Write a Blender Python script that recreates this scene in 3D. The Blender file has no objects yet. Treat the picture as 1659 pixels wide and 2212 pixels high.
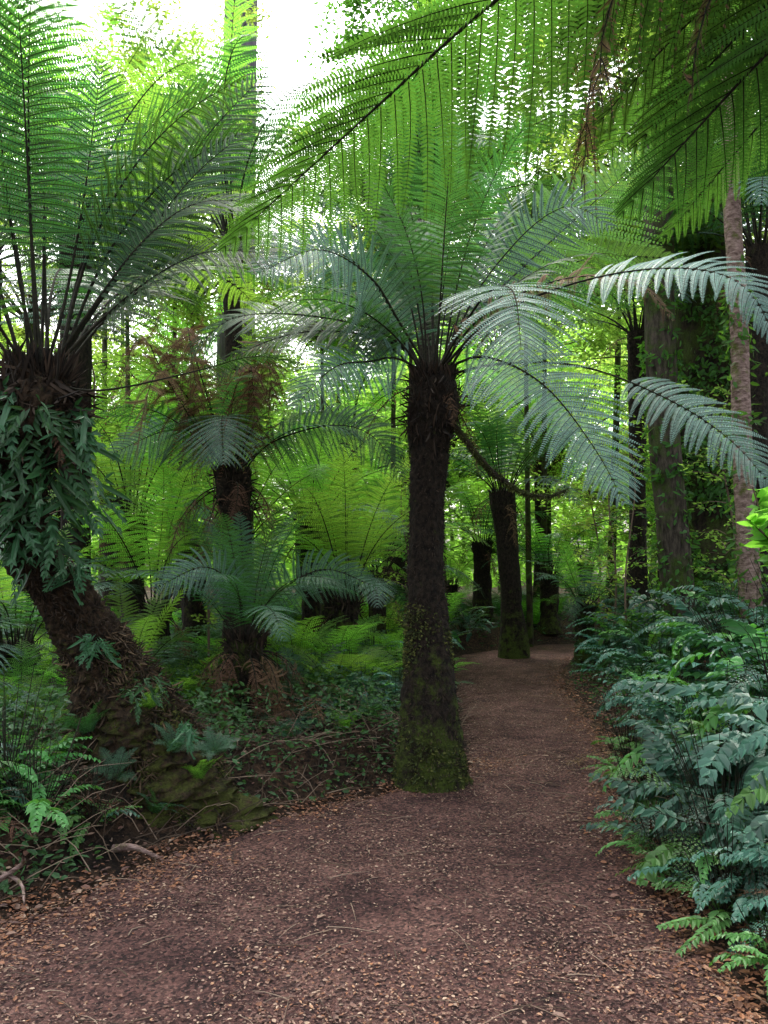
import bpy, math, numpy as np
from mathutils import Vector
R = np.random.default_rng(7)
S = bpy.context.scene
COL = S.collection
def A(*a): return np.array(a, dtype=float)
def nrm(v): return v/np.maximum(np.linalg.norm(v,axis=-1,keepdims=True),1e-9)

# ---------------------------------------------------------------- materials
def new_mat(name):
    m=bpy.data.materials.new(name); m.use_nodes=True; nt=m.node_tree; nt.nodes.clear()
    return m,nt,nt.nodes,nt.links
def leaf_mat(name, top, under, trans, rough=.45, tf=.45, var=.5, isl=.35, spec=.5):
    m,nt,N,L=new_mat(name)
    out=N.new('ShaderNodeOutputMaterial'); geo=N.new('ShaderNodeNewGeometry'); oi=N.new('ShaderNodeObjectInfo')
    no=N.new('ShaderNodeTexNoise'); no.inputs['Scale'].default_value=3.0; no.inputs['Detail'].default_value=3
    L.new(geo.outputs['Position'],no.inputs['Vector'])
    a=N.new('ShaderNodeMath'); a.operation='MULTIPLY_ADD'; a.inputs[1].default_value=isl; L.new(geo.outputs['Random Per Island'],a.inputs[0]); a.inputs[2].default_value=1-isl/2-var*.75
    b=N.new('ShaderNodeMath'); b.operation='MULTIPLY_ADD'; b.inputs[1].default_value=var; L.new(oi.outputs['Random'],b.inputs[0]); L.new(a.outputs[0],b.inputs[2])
    c=N.new('ShaderNodeMath'); c.operation='MULTIPLY_ADD'; c.inputs[1].default_value=var; L.new(no.outputs['Fac'],c.inputs[0]); L.new(b.outputs[0],c.inputs[2])
    mx=N.new('ShaderNodeMixRGB'); mx.inputs[1].default_value=(*top,1); mx.inputs[2].default_value=(*under,1)
    L.new(geo.outputs['Backfacing'],mx.inputs[0])
    hs=N.new('ShaderNodeHueSaturation'); L.new(mx.outputs[0],hs.inputs['Color']); L.new(c.outputs[0],hs.inputs['Value'])
    h2=N.new('ShaderNodeMath'); h2.operation='MULTIPLY_ADD'; h2.inputs[1].default_value=.035; h2.inputs[2].default_value=.483; L.new(oi.outputs['Random'],h2.inputs[0]); L.new(h2.outputs[0],hs.inputs['Hue'])
    hs2=N.new('ShaderNodeHueSaturation'); hs2.inputs['Color'].default_value=(*trans,1); L.new(c.outputs[0],hs2.inputs['Value']); L.new(h2.outputs[0],hs2.inputs['Hue'])
    p=N.new('ShaderNodeBsdfPrincipled'); L.new(hs.outputs[0],p.inputs['Base Color']); p.inputs['Roughness'].default_value=rough; p.inputs['Specular IOR Level'].default_value=spec
    t=N.new('ShaderNodeBsdfTranslucent'); L.new(hs2.outputs[0],t.inputs['Color'])
    ms=N.new('ShaderNodeMixShader'); ms.inputs[0].default_value=tf; L.new(p.outputs[0],ms.inputs[1]); L.new(t.outputs[0],ms.inputs[2]); L.new(ms.outputs[0],out.inputs['Surface'])
    return m
def bark_mat(name, c1, c2, moss=None, mossamt=.5, scale=(14,14,3), bump=.6, mossz=None, mscale=2.5):
    m,nt,N,L=new_mat(name)
    out=N.new('ShaderNodeOutputMaterial'); tc=N.new('ShaderNodeNewGeometry')
    mp=N.new('ShaderNodeMapping'); mp.inputs['Scale'].default_value=scale; L.new(tc.outputs['Position'],mp.inputs['Vector'])
    n1=N.new('ShaderNodeTexNoise'); n1.inputs['Scale'].default_value=2; n1.inputs['Detail'].default_value=8; n1.inputs['Roughness'].default_value=.7; L.new(mp.outputs[0],n1.inputs['Vector'])
    cr=N.new('ShaderNodeValToRGB'); cr.color_ramp.elements[0].position=.38; cr.color_ramp.elements[1].position=.66; cr.color_ramp.elements[0].color=(*c1,1); cr.color_ramp.elements[1].color=(*c2,1); L.new(n1.outputs['Fac'],cr.inputs[0])
    col=cr.outputs[0]
    if moss:
        n2=N.new('ShaderNodeTexNoise'); n2.inputs['Scale'].default_value=mscale; n2.inputs['Detail'].default_value=6; n2.inputs['Roughness'].default_value=.75; L.new(tc.outputs['Position'],n2.inputs['Vector'])
        r2=N.new('ShaderNodeValToRGB'); r2.color_ramp.elements[0].position=1-mossamt-.06; r2.color_ramp.elements[1].position=1-mossamt+.08
        f=n2.outputs['Fac']
        if mossz is not None:
            sp=N.new('ShaderNodeSeparateXYZ'); L.new(tc.outputs['Position'],sp.inputs[0])
            mr=N.new('ShaderNodeMapRange'); mr.inputs['From Min'].default_value=0; mr.inputs['From Max'].default_value=mossz; mr.inputs['To Min'].default_value=.10; mr.inputs['To Max'].default_value=-.12; L.new(sp.outputs['Z'],mr.inputs['Value'])
            ad=N.new('ShaderNodeMath'); ad.operation='ADD'; L.new(f,ad.inputs[0]); L.new(mr.outputs[0],ad.inputs[1]); f=ad.outputs[0]
        L.new(f,r2.inputs[0])
        n3=N.new('ShaderNodeTexNoise'); n3.inputs['Scale'].default_value=60; n3.inputs['Detail'].default_value=3; L.new(tc.outputs['Position'],n3.inputs['Vector'])
        mc=N.new('ShaderNodeMixRGB'); mc.inputs[1].default_value=(moss[0]*.2,moss[1]*.2,moss[2]*.2,1); mc.inputs[2].default_value=(moss[0]*1.8,moss[1]*1.8,moss[2]*1.4,1); L.new(n3.outputs['Fac'],mc.inputs[0])
        mx=N.new('ShaderNodeMixRGB'); L.new(r2.outputs[0],mx.inputs[0]); L.new(col,mx.inputs[1]); L.new(mc.outputs[0],mx.inputs[2]); col=mx.outputs[0]
    p=N.new('ShaderNodeBsdfPrincipled'); p.inputs['Roughness'].default_value=.9; p.inputs['Specular IOR Level'].default_value=.2; L.new(col,p.inputs['Base Color'])
    b=N.new('ShaderNodeBump'); b.inputs['Strength'].default_value=bump; b.inputs['Distance'].default_value=.05; L.new(n1.outputs['Fac'],b.inputs['Height']); L.new(b.outputs[0],p.inputs['Normal'])
    L.new(p.outputs[0],out.inputs['Surface']); return m
def ramp_island_mat(name, cols, rough=.7, spec=.3):
    m,nt,N,L=new_mat(name)
    out=N.new('ShaderNodeOutputMaterial'); geo=N.new('ShaderNodeNewGeometry'); cr=N.new('ShaderNodeValToRGB'); cr.color_ramp.interpolation='LINEAR'
    e=cr.color_ramp.elements
    e[0].position=0; e[0].color=(*cols[0],1); e[1].position=1; e[1].color=(*cols[-1],1)
    for i,c in enumerate(cols[1:-1]):
        x=e.new((i+1)/(len(cols)-1)); x.color=(*c,1)
    L.new(geo.outputs['Random Per Island'],cr.inputs[0])
    p=N.new('ShaderNodeBsdfPrincipled'); p.inputs['Roughness'].default_value=rough; p.inputs['Specular IOR Level'].default_value=spec
    L.new(cr.outputs[0],p.inputs['Base Color']); L.new(p.outputs[0],out.inputs['Surface']); return m
def soil_mat(name, cols, sc=6, bump=1.0):
    m,nt,N,L=new_mat(name)
    out=N.new('ShaderNodeOutputMaterial'); tc=N.new('ShaderNodeNewGeometry')
    n1=N.new('ShaderNodeTexNoise'); n1.inputs['Scale'].default_value=2.2; n1.inputs['Detail'].default_value=7; n1.inputs['Roughness'].default_value=.7; L.new(tc.outputs['Position'],n1.inputs['Vector'])
    n2=N.new('ShaderNodeTexNoise'); n2.inputs['Scale'].default_value=sc*6; n2.inputs['Detail'].default_value=8; n2.inputs['Roughness'].default_value=.8; L.new(tc.outputs['Position'],n2.inputs['Vector'])
    v=N.new('ShaderNodeTexVoronoi'); v.inputs['Scale'].default_value=sc*7; v.inputs['Randomness'].default_value=1; L.new(tc.outputs['Position'],v.inputs['Vector'])
    cr=N.new('ShaderNodeValToRGB'); e=cr.color_ramp.elements; e[0].position=.42; e[0].color=(*cols[0],1); e[1].position=.60; e[1].color=(*cols[2],1); x=e.new(.5); x.color=(*cols[1],1)
    ad=N.new('ShaderNodeMath'); ad.operation='MULTIPLY_ADD'; ad.inputs[1].default_value=.5; L.new(n1.outputs['Fac'],ad.inputs[0])
    m2=N.new('ShaderNodeMath'); m2.operation='MULTIPLY'; m2.inputs[1].default_value=.5; L.new(n2.outputs['Fac'],m2.inputs[0]); L.new(m2.outputs[0],ad.inputs[2]); L.new(ad.outputs[0],cr.inputs[0])
    p=N.new('ShaderNodeBsdfPrincipled'); p.inputs['Roughness'].default_value=.85; p.inputs['Specular IOR Level'].default_value=.2
    mx=N.new('ShaderNodeMixRGB'); mx.blend_type='MULTIPLY'; mx.inputs[0].default_value=.9; L.new(cr.outputs[0],mx.inputs[1])
    r3=N.new('ShaderNodeValToRGB'); r3.color_ramp.elements[0].position=.15; r3.color_ramp.elements[0].color=(.25,.25,.27,1); r3.color_ramp.elements[1].position=.9; r3.color_ramp.elements[1].color=(2.3,2.05,1.8,1); L.new(v.outputs['Color'],r3.inputs[0]); L.new(r3.outputs[0],mx.inputs[2])
    L.new(mx.outputs[0],p.inputs['Base Color'])
    b=N.new('ShaderNodeBump'); b.inputs['Strength'].default_value=bump; b.inputs['Distance'].default_value=.04; L.new(n2.outputs['Fac'],b.inputs['Height']); L.new(b.outputs[0],p.inputs['Normal'])
    L.new(p.outputs[0],out.inputs['Surface']); return m

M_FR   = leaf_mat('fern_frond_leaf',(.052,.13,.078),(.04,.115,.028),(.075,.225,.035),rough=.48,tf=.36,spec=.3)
M_FRG  = leaf_mat('fern_frond_leaf_glaucous_sheen',(.11,.205,.168),(.05,.14,.045),(.07,.20,.05),rough=.46,tf=.18,var=.4,isl=.4,spec=.3)  # pale glaucous top colour, with the sky's reflection painted into it
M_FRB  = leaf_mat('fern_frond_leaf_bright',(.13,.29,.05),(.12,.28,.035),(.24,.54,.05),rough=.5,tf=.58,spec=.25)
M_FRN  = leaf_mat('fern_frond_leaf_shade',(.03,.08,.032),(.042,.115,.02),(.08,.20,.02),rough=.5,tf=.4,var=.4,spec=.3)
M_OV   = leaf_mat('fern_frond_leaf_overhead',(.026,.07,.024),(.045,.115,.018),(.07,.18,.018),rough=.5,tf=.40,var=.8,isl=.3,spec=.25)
M_DEAD = leaf_mat('dead_frond_leaf',(.15,.085,.05),(.13,.076,.045),(.17,.09,.045),rough=.8,tf=.25,spec=.2)
M_STK  = bark_mat('frond_stalk',(.006,.007,.005),(.03,.028,.016),scale=(20,20,20),bump=.1)
M_BUSH = leaf_mat('shield_fern_leaf',(.033,.10,.068),(.038,.115,.045),(.05,.16,.04),rough=.38,tf=.18,var=.8,isl=.75,spec=.45)
M_BUSH2= leaf_mat('shield_fern_young_leaf',(.07,.20,.05),(.08,.19,.035),(.13,.35,.04),rough=.4,tf=.3,var=.5,isl=.5,spec=.4)
M_EPI  = leaf_mat('kangaroo_fern_leaf',(.024,.078,.03),(.035,.095,.025),(.05,.15,.025),rough=.42,tf=.2,var=.6,isl=.8,spec=.3)
M_BG   = leaf_mat('canopy_leaf',(.13,.23,.04),(.13,.23,.04),(.32,.50,.07),rough=.5,tf=.6,var=.6,isl=1.,spec=.2)  # leaf colours lightened to paint in the bright haze of the distance
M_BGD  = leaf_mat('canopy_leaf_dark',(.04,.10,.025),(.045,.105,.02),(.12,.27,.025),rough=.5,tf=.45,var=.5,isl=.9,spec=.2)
M_UND  = leaf_mat('undergrowth_leaf',(.04,.09,.035),(.04,.09,.028),(.07,.17,.03),rough=.5,tf=.3,var=.6,isl=.9,spec=.3)
M_TRK  = bark_mat('tree_fern_trunk_fibre',(.004,.003,.0025),(.038,.027,.019),moss=(.055,.078,.016),mossamt=.45,scale=(16,16,11),bump=1,mossz=1.6,mscale=7)
M_TRKM = bark_mat('mossy_trunk_fibre',(.006,.005,.003),(.075,.046,.027),moss=(.062,.072,.018),mossamt=.47,scale=(14,14,10),bump=1,mossz=1.3,mscale=9)
M_FIB  = ramp_island_mat('trunk_fibres',[(.005,.004,.003),(.025,.017,.012),(.06,.04,.027)],.9)
M_FIB2 = ramp_island_mat('root_debris',[(.01,.008,.005),(.05,.033,.02),(.11,.072,.04)],.9)
M_MOSS = ramp_island_mat('moss_tufts',[(.018,.027,.008),(.05,.066,.016),(.12,.125,.03)],.9)
M_BARK = bark_mat('grey_bark',(.02,.016,.013),(.125,.10,.082),moss=(.055,.085,.022),mossamt=.46,scale=(10,10,2.5),bump=1)
M_BARKP= bark_mat('purple_grey_bark',(.07,.058,.075),(.17,.145,.18),scale=(4,4,.7),bump=.7)
M_BARKM= bark_mat('mossy_dark_bark',(.009,.007,.006),(.055,.038,.028),moss=(.05,.075,.018),mossamt=.5,scale=(8,8,3),bump=1)
M_BARKS= bark_mat('pale_mottled_bark',(.085,.05,.042),(.38,.27,.24),moss=(.09,.10,.03),mossamt=.43,scale=(6,6,15),bump=.8,mscale=8)
M_SOIL = soil_mat('forest_soil',[(.009,.006,.004),(.028,.018,.012),(.065,.04,.026)])
M_PATH = soil_mat('path_earth',[(.032,.016,.017),(.076,.040,.039),(.145,.085,.077)],sc=11,bump=.9)
M_LIT  = ramp_island_mat('fallen_leaves',[(.045,.021,.018),(.10,.048,.038),(.16,.08,.058),(.08,.042,.036),(.23,.135,.095),(.055,.028,.024),(.11,.06,.048),(.38,.27,.19),(.12,.062,.048)],.65)
M_LITO = ramp_island_mat('fallen_leaves_russet',[(.06,.028,.02),(.16,.068,.036),(.25,.108,.052),(.11,.048,.03),(.36,.20,.115)],.65)
M_TWIG = ramp_island_mat('fallen_twig_wood',[(.03,.02,.014),(.09,.06,.04),(.26,.19,.14)],.8)

# ---------------------------------------------------------------- mesh building
class MB:
    def __init__(s): s.V=[];s.Q=[];s.M=[];s.S=[];s.n=0
    def add(s,V,Q,mi=0,smooth=False):
        V=np.asarray(V,float).reshape(-1,3);Q=np.asarray(Q,int).reshape(-1,4)
        s.V.append(V);s.Q.append(Q+s.n);s.M.append(np.full(len(Q),mi));s.S.append(np.full(len(Q),smooth));s.n+=len(V)
    def mesh(s,name,mats,off=None):
        V=np.concatenate(s.V);Q=np.concatenate(s.Q);M=np.concatenate(s.M);SM=np.concatenate(s.S)
        if off is not None: V=V-np.asarray(off)
        me=bpy.data.meshes.new(name); me.vertices.add(len(V)); me.vertices.foreach_set('co',V.ravel())
        me.loops.add(Q.size); me.loops.foreach_set('vertex_index',Q.ravel())
        me.polygons.add(len(Q)); me.polygons.foreach_set('loop_start',np.arange(len(Q))*4)
        try: me.polygons.foreach_set('loop_total',np.full(len(Q),4))
        except Exception: pass
        for m in mats: me.materials.append(m)
        me.polygons.foreach_set('material_index',M); me.polygons.foreach_set('use_smooth',SM)
        me.update(calc_edges=True); return me
def obj(name,me,loc=(0,0,0),parent=None,rot=None,scale=None,**kw):
    o=bpy.data.objects.new(name,me); COL.objects.link(o); o.location=loc
    if rot is not None: o.rotation_euler=rot
    if scale is not None: o.scale=(scale,)*3 if np.isscalar(scale) else scale
    if parent: o.parent=parent
    for k,v in kw.items(): o[k]=v
    return o
def catmull(P,n):
    P=np.asarray(P,float); P=np.vstack([2*P[0]-P[1],P,2*P[-1]-P[-2]]); k=len(P)-3
    t=np.linspace(0,k-1e-6,max(n*3,60)); i=t.astype(int); f=(t-i)[:,None]
    p0,p1,p2,p3=P[i],P[i+1],P[i+2],P[i+3]
    C=.5*((2*p1)+(-p0+p2)*f+(2*p0-5*p1+4*p2-p3)*f**2+(-p0+3*p1-3*p2+p3)*f**3)
    d=np.r_[0,np.cumsum(np.linalg.norm(np.diff(C,axis=0),axis=1))]; return C,d/d[-1],d[-1]
def samp(C,d,t): return np.stack([np.interp(t,d,C[:,k]) for k in range(3)],-1)
def tube(mb,P,rad,seg=10,rings=24,mi=0,amp=0.,freq=3.,smooth=True):
    C,d,L=catmull(P,rings); t=np.linspace(0,1,rings); X=samp(C,d,t); T=nrm(np.gradient(X,axis=0))
    rad=np.asarray(rad,float); tr=np.linspace(0,1,len(rad)) if rad.ndim==1 else rad[:,0]; rr=rad if rad.ndim==1 else rad[:,1]
    r=np.interp(t,tr,rr)
    ref=np.tile(A(1,0,0) if abs(T[:,0]).mean()<.8 else A(0,1,0),(rings,1)); U=nrm(np.cross(T,ref)); W=np.cross(T,U)
    a=np.linspace(0,2*np.pi,seg,endpoint=False); ph=R.random(4)*6
    rm=r[:,None]*(1+amp*(np.sin(a[None]*2+t[:,None]*freq*3+ph[0])*.5+np.sin(a[None]*5+t[:,None]*freq*7+ph[1])*.3+np.sin(a[None]*3-t[:,None]*freq*13+ph[2])*.35+R.normal(0,.3,(rings,seg))))
    V=X[:,None]+rm[...,None]*(np.cos(a)[None,:,None]*U[:,None]+np.sin(a)[None,:,None]*W[:,None])
    i,j=np.meshgrid(np.arange(rings-1),np.arange(seg),indexing='ij'); j2=(j+1)%seg
    Q=np.stack([i*seg+j,i*seg+j2,(i+1)*seg+j2,(i+1)*seg+j],-1).reshape(-1,4)
    mb.add(V,Q,mi,smooth)
    return X,T,U,W,r
def blades(mb,B,D,N,ln,wd,mi=0,fold=.15,bend=.0,m1=.3,m2=.7,w2=.75):
    B=np.asarray(B,float);D=nrm(np.asarray(D,float));N=np.asarray(N,float)
    W=nrm(np.cross(D,N));N=np.cross(W,D); n=len(B); ln=np.broadcast_to(ln,(n,))[:,None]; wd=np.broadcast_to(wd,(n,))[:,None]
    def pt(f,w,z): return B+D*ln*f+W*wd*w+N*(z*wd)-N*(bend*ln*f*f)
    V=np.stack([pt(0,0,0),pt(m1,1,fold),pt(m2,w2,fold),pt(1,0,0),pt(m2,-w2,fold),pt(m1,-1,fold)],1)
    k=np.arange(n)[:,None]*6
    Q=np.concatenate([k+np.array([[0,1,2,3]]),k+np.array([[0,3,4,5]])])
    mb.add(V,Q,mi)
def rdir(n,zmin=-1,zmax=1):
    z=R.uniform(zmin,zmax,n);a=R.uniform(0,2*np.pi,n);s=np.sqrt(1-z*z);return np.stack([s*np.cos(a),s*np.sin(a),z],-1)

def frond(mb,P,L=.42,npn=30,npl=18,stipe=.18,droop=.25,wid=1.0,r=.012,mi=0,ms=1,jit=.04,lift=.1,up=(0,0,1),fill=.44,drop=0.,lean2=0.,rib=.0022):
    """bipinnate frond; wid = pinna width relative to the pinna spacing"""
    C,d,LEN=catmull(P,40); tt=np.linspace(0,1,60); X=samp(C,d,tt); T=nrm(np.gradient(X,axis=0))
    s=np.linspace(0,1,npn)**.93; t=stipe+(1-stipe)*s*.995; asp=.5*wid*LEN*(1-stipe)/npn/L
    B=samp(X,tt,t); Tg=nrm(samp(T,tt,t)); up=np.tile(A(*up),(npn,1)); Sd=nrm(np.cross(Tg,up)); Nn=np.cross(Sd,Tg)
    env=(s+.10)**.42*(1-s+.012)**.72/.56; ln2=np.r_[np.zeros(npn),np.full(npn,lean2)]
    B=np.concatenate([B,B]);Tg=np.concatenate([Tg,Tg]);Sd=np.concatenate([Sd,-Sd]);Nn=np.concatenate([Nn,Nn]);env=np.concatenate([env,env]);s2=np.concatenate([s,s])
    n=len(B); l=L*env*R.uniform(1-jit*2,1+jit,n)
    keep=R.random(n)>=drop
    B,Tg,Sd,Nn,env,s2,l,ln2=[q[keep] for q in (B,Tg,Sd,Nn,env,s2,l,ln2)]; n=len(B)
    a=(.12+.75*s2**1.3)+R.normal(0,jit,n)+ln2
    D=np.cos(a)[:,None]*Sd+np.sin(a)[:,None]*Tg+Nn*(lift+R.normal(0,jit*1.5,n))[:,None]; D=nrm(D)
    u=np.linspace(.03,1,npl)[None,:,None]; l3=l[:,None,None]
    dr=droop*(1+R.normal(0,jit*3,n))[:,None,None]; cv=(.10+R.normal(0,jit*1.5,n))[:,None,None]
    pos=B[:,None]+D[:,None]*l3*u+A(0,0,-1)*dr*l3*u**2+Tg[:,None]*l3*cv*u**2
    tg=nrm(D[:,None]*l3+A(0,0,-1)*dr*l3*2*u+Tg[:,None]*l3*2*cv*u)
    W=nrm(np.cross(tg,Nn[:,None]+tg*0)); NN=np.cross(W,tg)
    uu=u[...,0]; w=asp*L*(env[:,None]**.4)*((1-uu)**.6*.9+.1)*np.minimum(1,uu*5+.5)
    w=np.minimum(w,l[:,None]*.4)*R.uniform(.86,1.08,w.shape); w=w[...,None]; hw=(l3/npl)*fill
    for sg in (1,-1):
        O=nrm(W*sg*math.cos(.32)+tg*math.sin(.32)-NN*.12)
        V=np.stack([pos-tg*hw,pos+O*w*.88-tg*hw*.5,pos+O*w+tg*hw*.3,pos+tg*hw],-2).reshape(-1,3); k=np.arange(n*npl)[:,None]*4
        q1=k+np.array([[0,1,2,3]])
        if sg<0: q1=q1[:,::-1]
        mb.add(V,q1,mi)
    idx=np.unique(np.linspace(0,npl-1,6).astype(int)); pp=pos[:,idx]; ww=W[:,idx]*rib*(1-np.linspace(0,.7,len(idx)))[None,:,None]
    V=np.stack([pp-ww,pp+ww],2); m=len(idx)
    base=np.arange(n)[:,None]*(2*m)+np.arange(m-1)[None]*2; base=base.reshape(-1,1)
    for off in (.0012,-.0012): mb.add((V+Nn[:,None,None]*off).reshape(-1,3),base+np.array([[0,2,3,1]]),ms)
    tube(mb,X[::4],np.linspace(r,r*.15,5),seg=5,rings=20,mi=ms)
def gen_pts(L,e0,e1,p=1.3,sway=0.,n=9):
    t=np.linspace(0,1,n); th=np.radians(e0+(e1-e0)*t**p); dx=np.cos(th);dz=np.sin(th)
    x=np.r_[0,np.cumsum((dx[1:]+dx[:-1])/2)]*L/(n-1); z=np.r_[0,np.cumsum((dz[1:]+dz[:-1])/2)]*L/(n-1)
    return np.stack([x,sway*t**2*L,z],-1)

KIND={'up':[(2.3,84,50,1.4,.05),(2.1,78,25,1.6,-.06),(2.4,81,40,1.8,.03)],
      'arch':[(2.2,68,-30,1.3,.05),(2.1,58,-45,1.2,-.05),(2.3,62,-15,1.4,.08)],
      'droop':[(2.0,45,-65,1.2,.06),(2.1,30,-60,1.2,-.05)],
      'dead':[(1.5,-5,-86,.6,.05),(1.3,30,-88,.5,-.08),(1.6,-30,-84,.6,.02)]}
DET={'h':(32,24),'m':(27,16),'l':(20,10)}; FR={}
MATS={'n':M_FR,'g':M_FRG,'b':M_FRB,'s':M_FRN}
def variants(det,k,mn):
    if k=='dead': mn='n'
    if (det,k,mn) in FR: return FR[det,k,mn]
    npn,npl=DET[det]; FR[det,k,mn]=[]; dead=k=='dead'
    for (L,e0,e1,p,sw) in KIND[k]:
        mb=MB()
        frond(mb,gen_pts(L,e0,e1,p,sw),L=.42 if not dead else .24,npn=npn if not dead else 24,npl=npl,stipe=.34 if k=='up' else .2,droop=.28 if not dead else .9,
              jit=.05 if not dead else .3,lift=.08,fill=.45,wid=1.2 if not dead else 1.1,drop=.0 if not dead else .1)
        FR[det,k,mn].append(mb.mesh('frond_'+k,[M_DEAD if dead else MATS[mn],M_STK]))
    return FR[det,k,mn]

def trunk_obj(parent,base,P,rad,mat,seg=18,rings=46,fib=0,amp=.10,moss=0,stubs=0,mossthr=.1,mend=.5,fl=(.015,.045),debris=0,sl=(.05,.15)):
    mb=MB(); X,T,U,W,r=tube(mb,P,rad,seg=seg,rings=rings,mi=0,amp=amp)
    def onsurf(n,t0,t1):
        t=R.uniform(t0,t1,n); f=t*(len(X)-1); i=np.clip(f.astype(int),0,len(X)-2); a=R.uniform(0,6.283,n); g=(f-i)[:,None]
        c=X[i]*(1-g)+X[i+1]*g; rr=(r[i]*(1-g[:,0])+r[i+1]*g[:,0])[:,None]; o=U[i]*np.cos(a)[:,None]+W[i]*np.sin(a)[:,None]
        return c+o*rr*1.0,o,T[i]
    if fib:
        p,o,t=onsurf(fib,.0,1.); D=-t*R.uniform(-.6,1,(fib,1))+o*R.uniform(.05,.6,(fib,1))+rdir(fib)*.35
        blades(mb,p,D,rdir(fib),R.uniform(*fl,fib),R.uniform(.002,.005,fib),mi=1,bend=.3)
    if debris:
        n=debris; p,o,t=onsurf(n,0,.45); D=-t*R.uniform(-.3,1.4,(n,1))+o*R.uniform(.0,.5,(n,1))+rdir(n)*.6
        blades(mb,p+o*.01,D,rdir(n),R.uniform(.03,.11,n),R.uniform(.002,.005,n),mi=3,bend=.4)
    if stubs:
        p,o,t=onsurf(stubs,.84,1.); D=t*R.uniform(-.9,1.6,(stubs,1))+o*R.uniform(.1,.7,(stubs,1))+rdir(stubs)*.3
        blades(mb,p,D,rdir(stubs),R.uniform(*sl,stubs),R.uniform(.003,.009,stubs),mi=1,bend=.4)
        n=stubs; q=R.random((n,1))**.5*r[-1]; o=rdir(n,-.01,.01); blades(mb,X[-1]+o*q-A(0,0,.04),A(0,0,1.)+o*q*3,rdir(n),R.uniform(*sl,n),R.uniform(.005,.012,n),mi=1,bend=.2)
    if moss:
        n=moss; p,o,t=onsurf(n,0,mend)
        key=np.sin(p[:,0]*9+1)+np.sin(p[:,2]*7)+np.sin(p[:,1]*11+p[:,2]*5); k=key+R.normal(0,.6,n)>mossthr+p[:,2]*.8; p,o,t=p[k],o[k],t[k]; n=len(p)
        blades(mb,p,o+rdir(n)*.9,rdir(n),R.uniform(.012,.036,n),R.uniform(.004,.010,n),mi=2,bend=.3)
    me=mb.mesh('trunk',[mat,M_FIB,M_MOSS,M_FIB2],off=base)
    return obj('trunk',me,parent=parent)
def tree_fern(label,P,rad,special=(),gens=(),det='m',group=None,mat=None,fib=600,moss=0,seg=14,rings=40,stubs=120,sc=1.,amp=.10,**tk):
    base=np.array([P[0][0],P[0][1],max(P[0][2],0)],float); e=obj('tree_fern',None,loc=base,label=label,category='tree fern'); e.empty_display_size=.3
    if group: e['group']=group
    trunk_obj(e,base,P,rad,mat or M_TRK,seg,rings,fib,amp,moss,stubs,**tk)
    top=np.array(P[-1],float)
    for sp in special:
        pts,L,mat_,kw=sp; mb=MB(); dn=dict(npn=36,npl=28,droop=.25,r=.012,fill=.46,wid=1.3); dn.update(kw)
        pts=np.vstack([top-A(0,0,.03),np.array(pts)])
        frond(mb,pts,L=L,**dn); obj('dead_frond' if mat_ is M_DEAD else 'frond',mb.mesh('frond',[mat_,M_STK],off=base),parent=e)
    for (k,mn,az,scl) in gens:
        v=variants(det,k,mn); me=v[R.integers(len(v))]
        a=math.radians(az); rr=(rad[-1] if np.ndim(rad)==1 else rad[-1][1])*.55
        o=obj('dead_frond' if k=='dead' else 'frond',me,loc=tuple(top-base+A(math.cos(a)*rr,math.sin(a)*rr,-.03-(.1 if k=='dead' else 0))),parent=e,
            rot=(R.normal(0,.12),R.normal(0,.08),a),scale=scl*sc*R.uniform(.9,1.08))
    return e
def ring(k,mn,n,scl,a0=0,jit=14):
    return [(k,mn,a0+360*i/n+R.uniform(-jit,jit),scl) for i in range(n)]

# ---------------------------------------------------------------- terrain
PYL=[-3,2.0,2.83,3.61,4.4,4.96,5.5,5.85,6.3,6.6,8,10.3,12.5,14.6,15.3,17,19,22]
PXL=[-2.6,-2.3,-2.0,-1.72,-1.2,-.83,-.35,.12,.58,.72,.80,.95,1.1,1.31,1.6,3.4,7.4,16]
PYR=[-3,2.0,2.83,3.86,5.34,7.12,8.5,10.3,12.5,14.5,15.3,17,19,22]
PXR=[1.3,1.25,1.35,1.42,1.62,1.99,2.15,2.34,2.75,3.4,3.9,7.2,13,26]
def xl(y): return np.interp(y,PYL,PXL)
def xr(y): return np.interp(y,PYR,PXR)
def sm(t): t=np.clip(t,0,1); return t*t*(3-2*t)
def nz(x,y): return (np.sin(x*1.7+y*.9+1)+np.sin(x*-.8+y*2.1+2)+.6*np.sin(x*3.9+y*3.1)+.5*np.sin(x*5.1-y*4.7+.5)+.25*np.sin(x*11+y*9)+.25*np.sin(x*-12+y*10))/3.4
def hp(x,y): return .02*nz(x*.7,y*.7)
def H(x,y):
    x=np.asarray(x,float);y=np.asarray(y,float); dl=xl(y)-x; dr=x-xr(y); dl=np.maximum(dl,0);dr=np.maximum(dr,0)
    d=np.maximum(dl,dr)
    return hp(x,y)-.03*(d<=.02)+.34*sm(dl/.9)+.62*sm(dr/1.6)+.12*nz(x,y)*sm(d/.6)+.02*sm(d/.1)+.5*sm((y-17)/10)
t=np.linspace(-1,1,341); gx=np.sinh(t*4.6)/np.sinh(4.6)*250
ty=np.linspace(-.55,1,331); gy=6+np.sinh(ty*4.6)/np.sinh(4.6)*250
GX,GY=np.meshgrid(gx,gy,indexing='ij'); GZ=H(GX,GY); n0,n1=GX.shape
i,j=np.meshgrid(np.arange(n0-1),np.arange(n1-1),indexing='ij'); mb=MB()
mb.add(np.stack([GX,GY,GZ],-1),np.stack([i*n1+j,(i+1)*n1+j,(i+1)*n1+j+1,i*n1+j+1],-1),0,True)
obj('ground',mb.mesh('ground',[M_SOIL]),kind='structure',label='dark forest floor of soil and rotting litter',category='ground')
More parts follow.
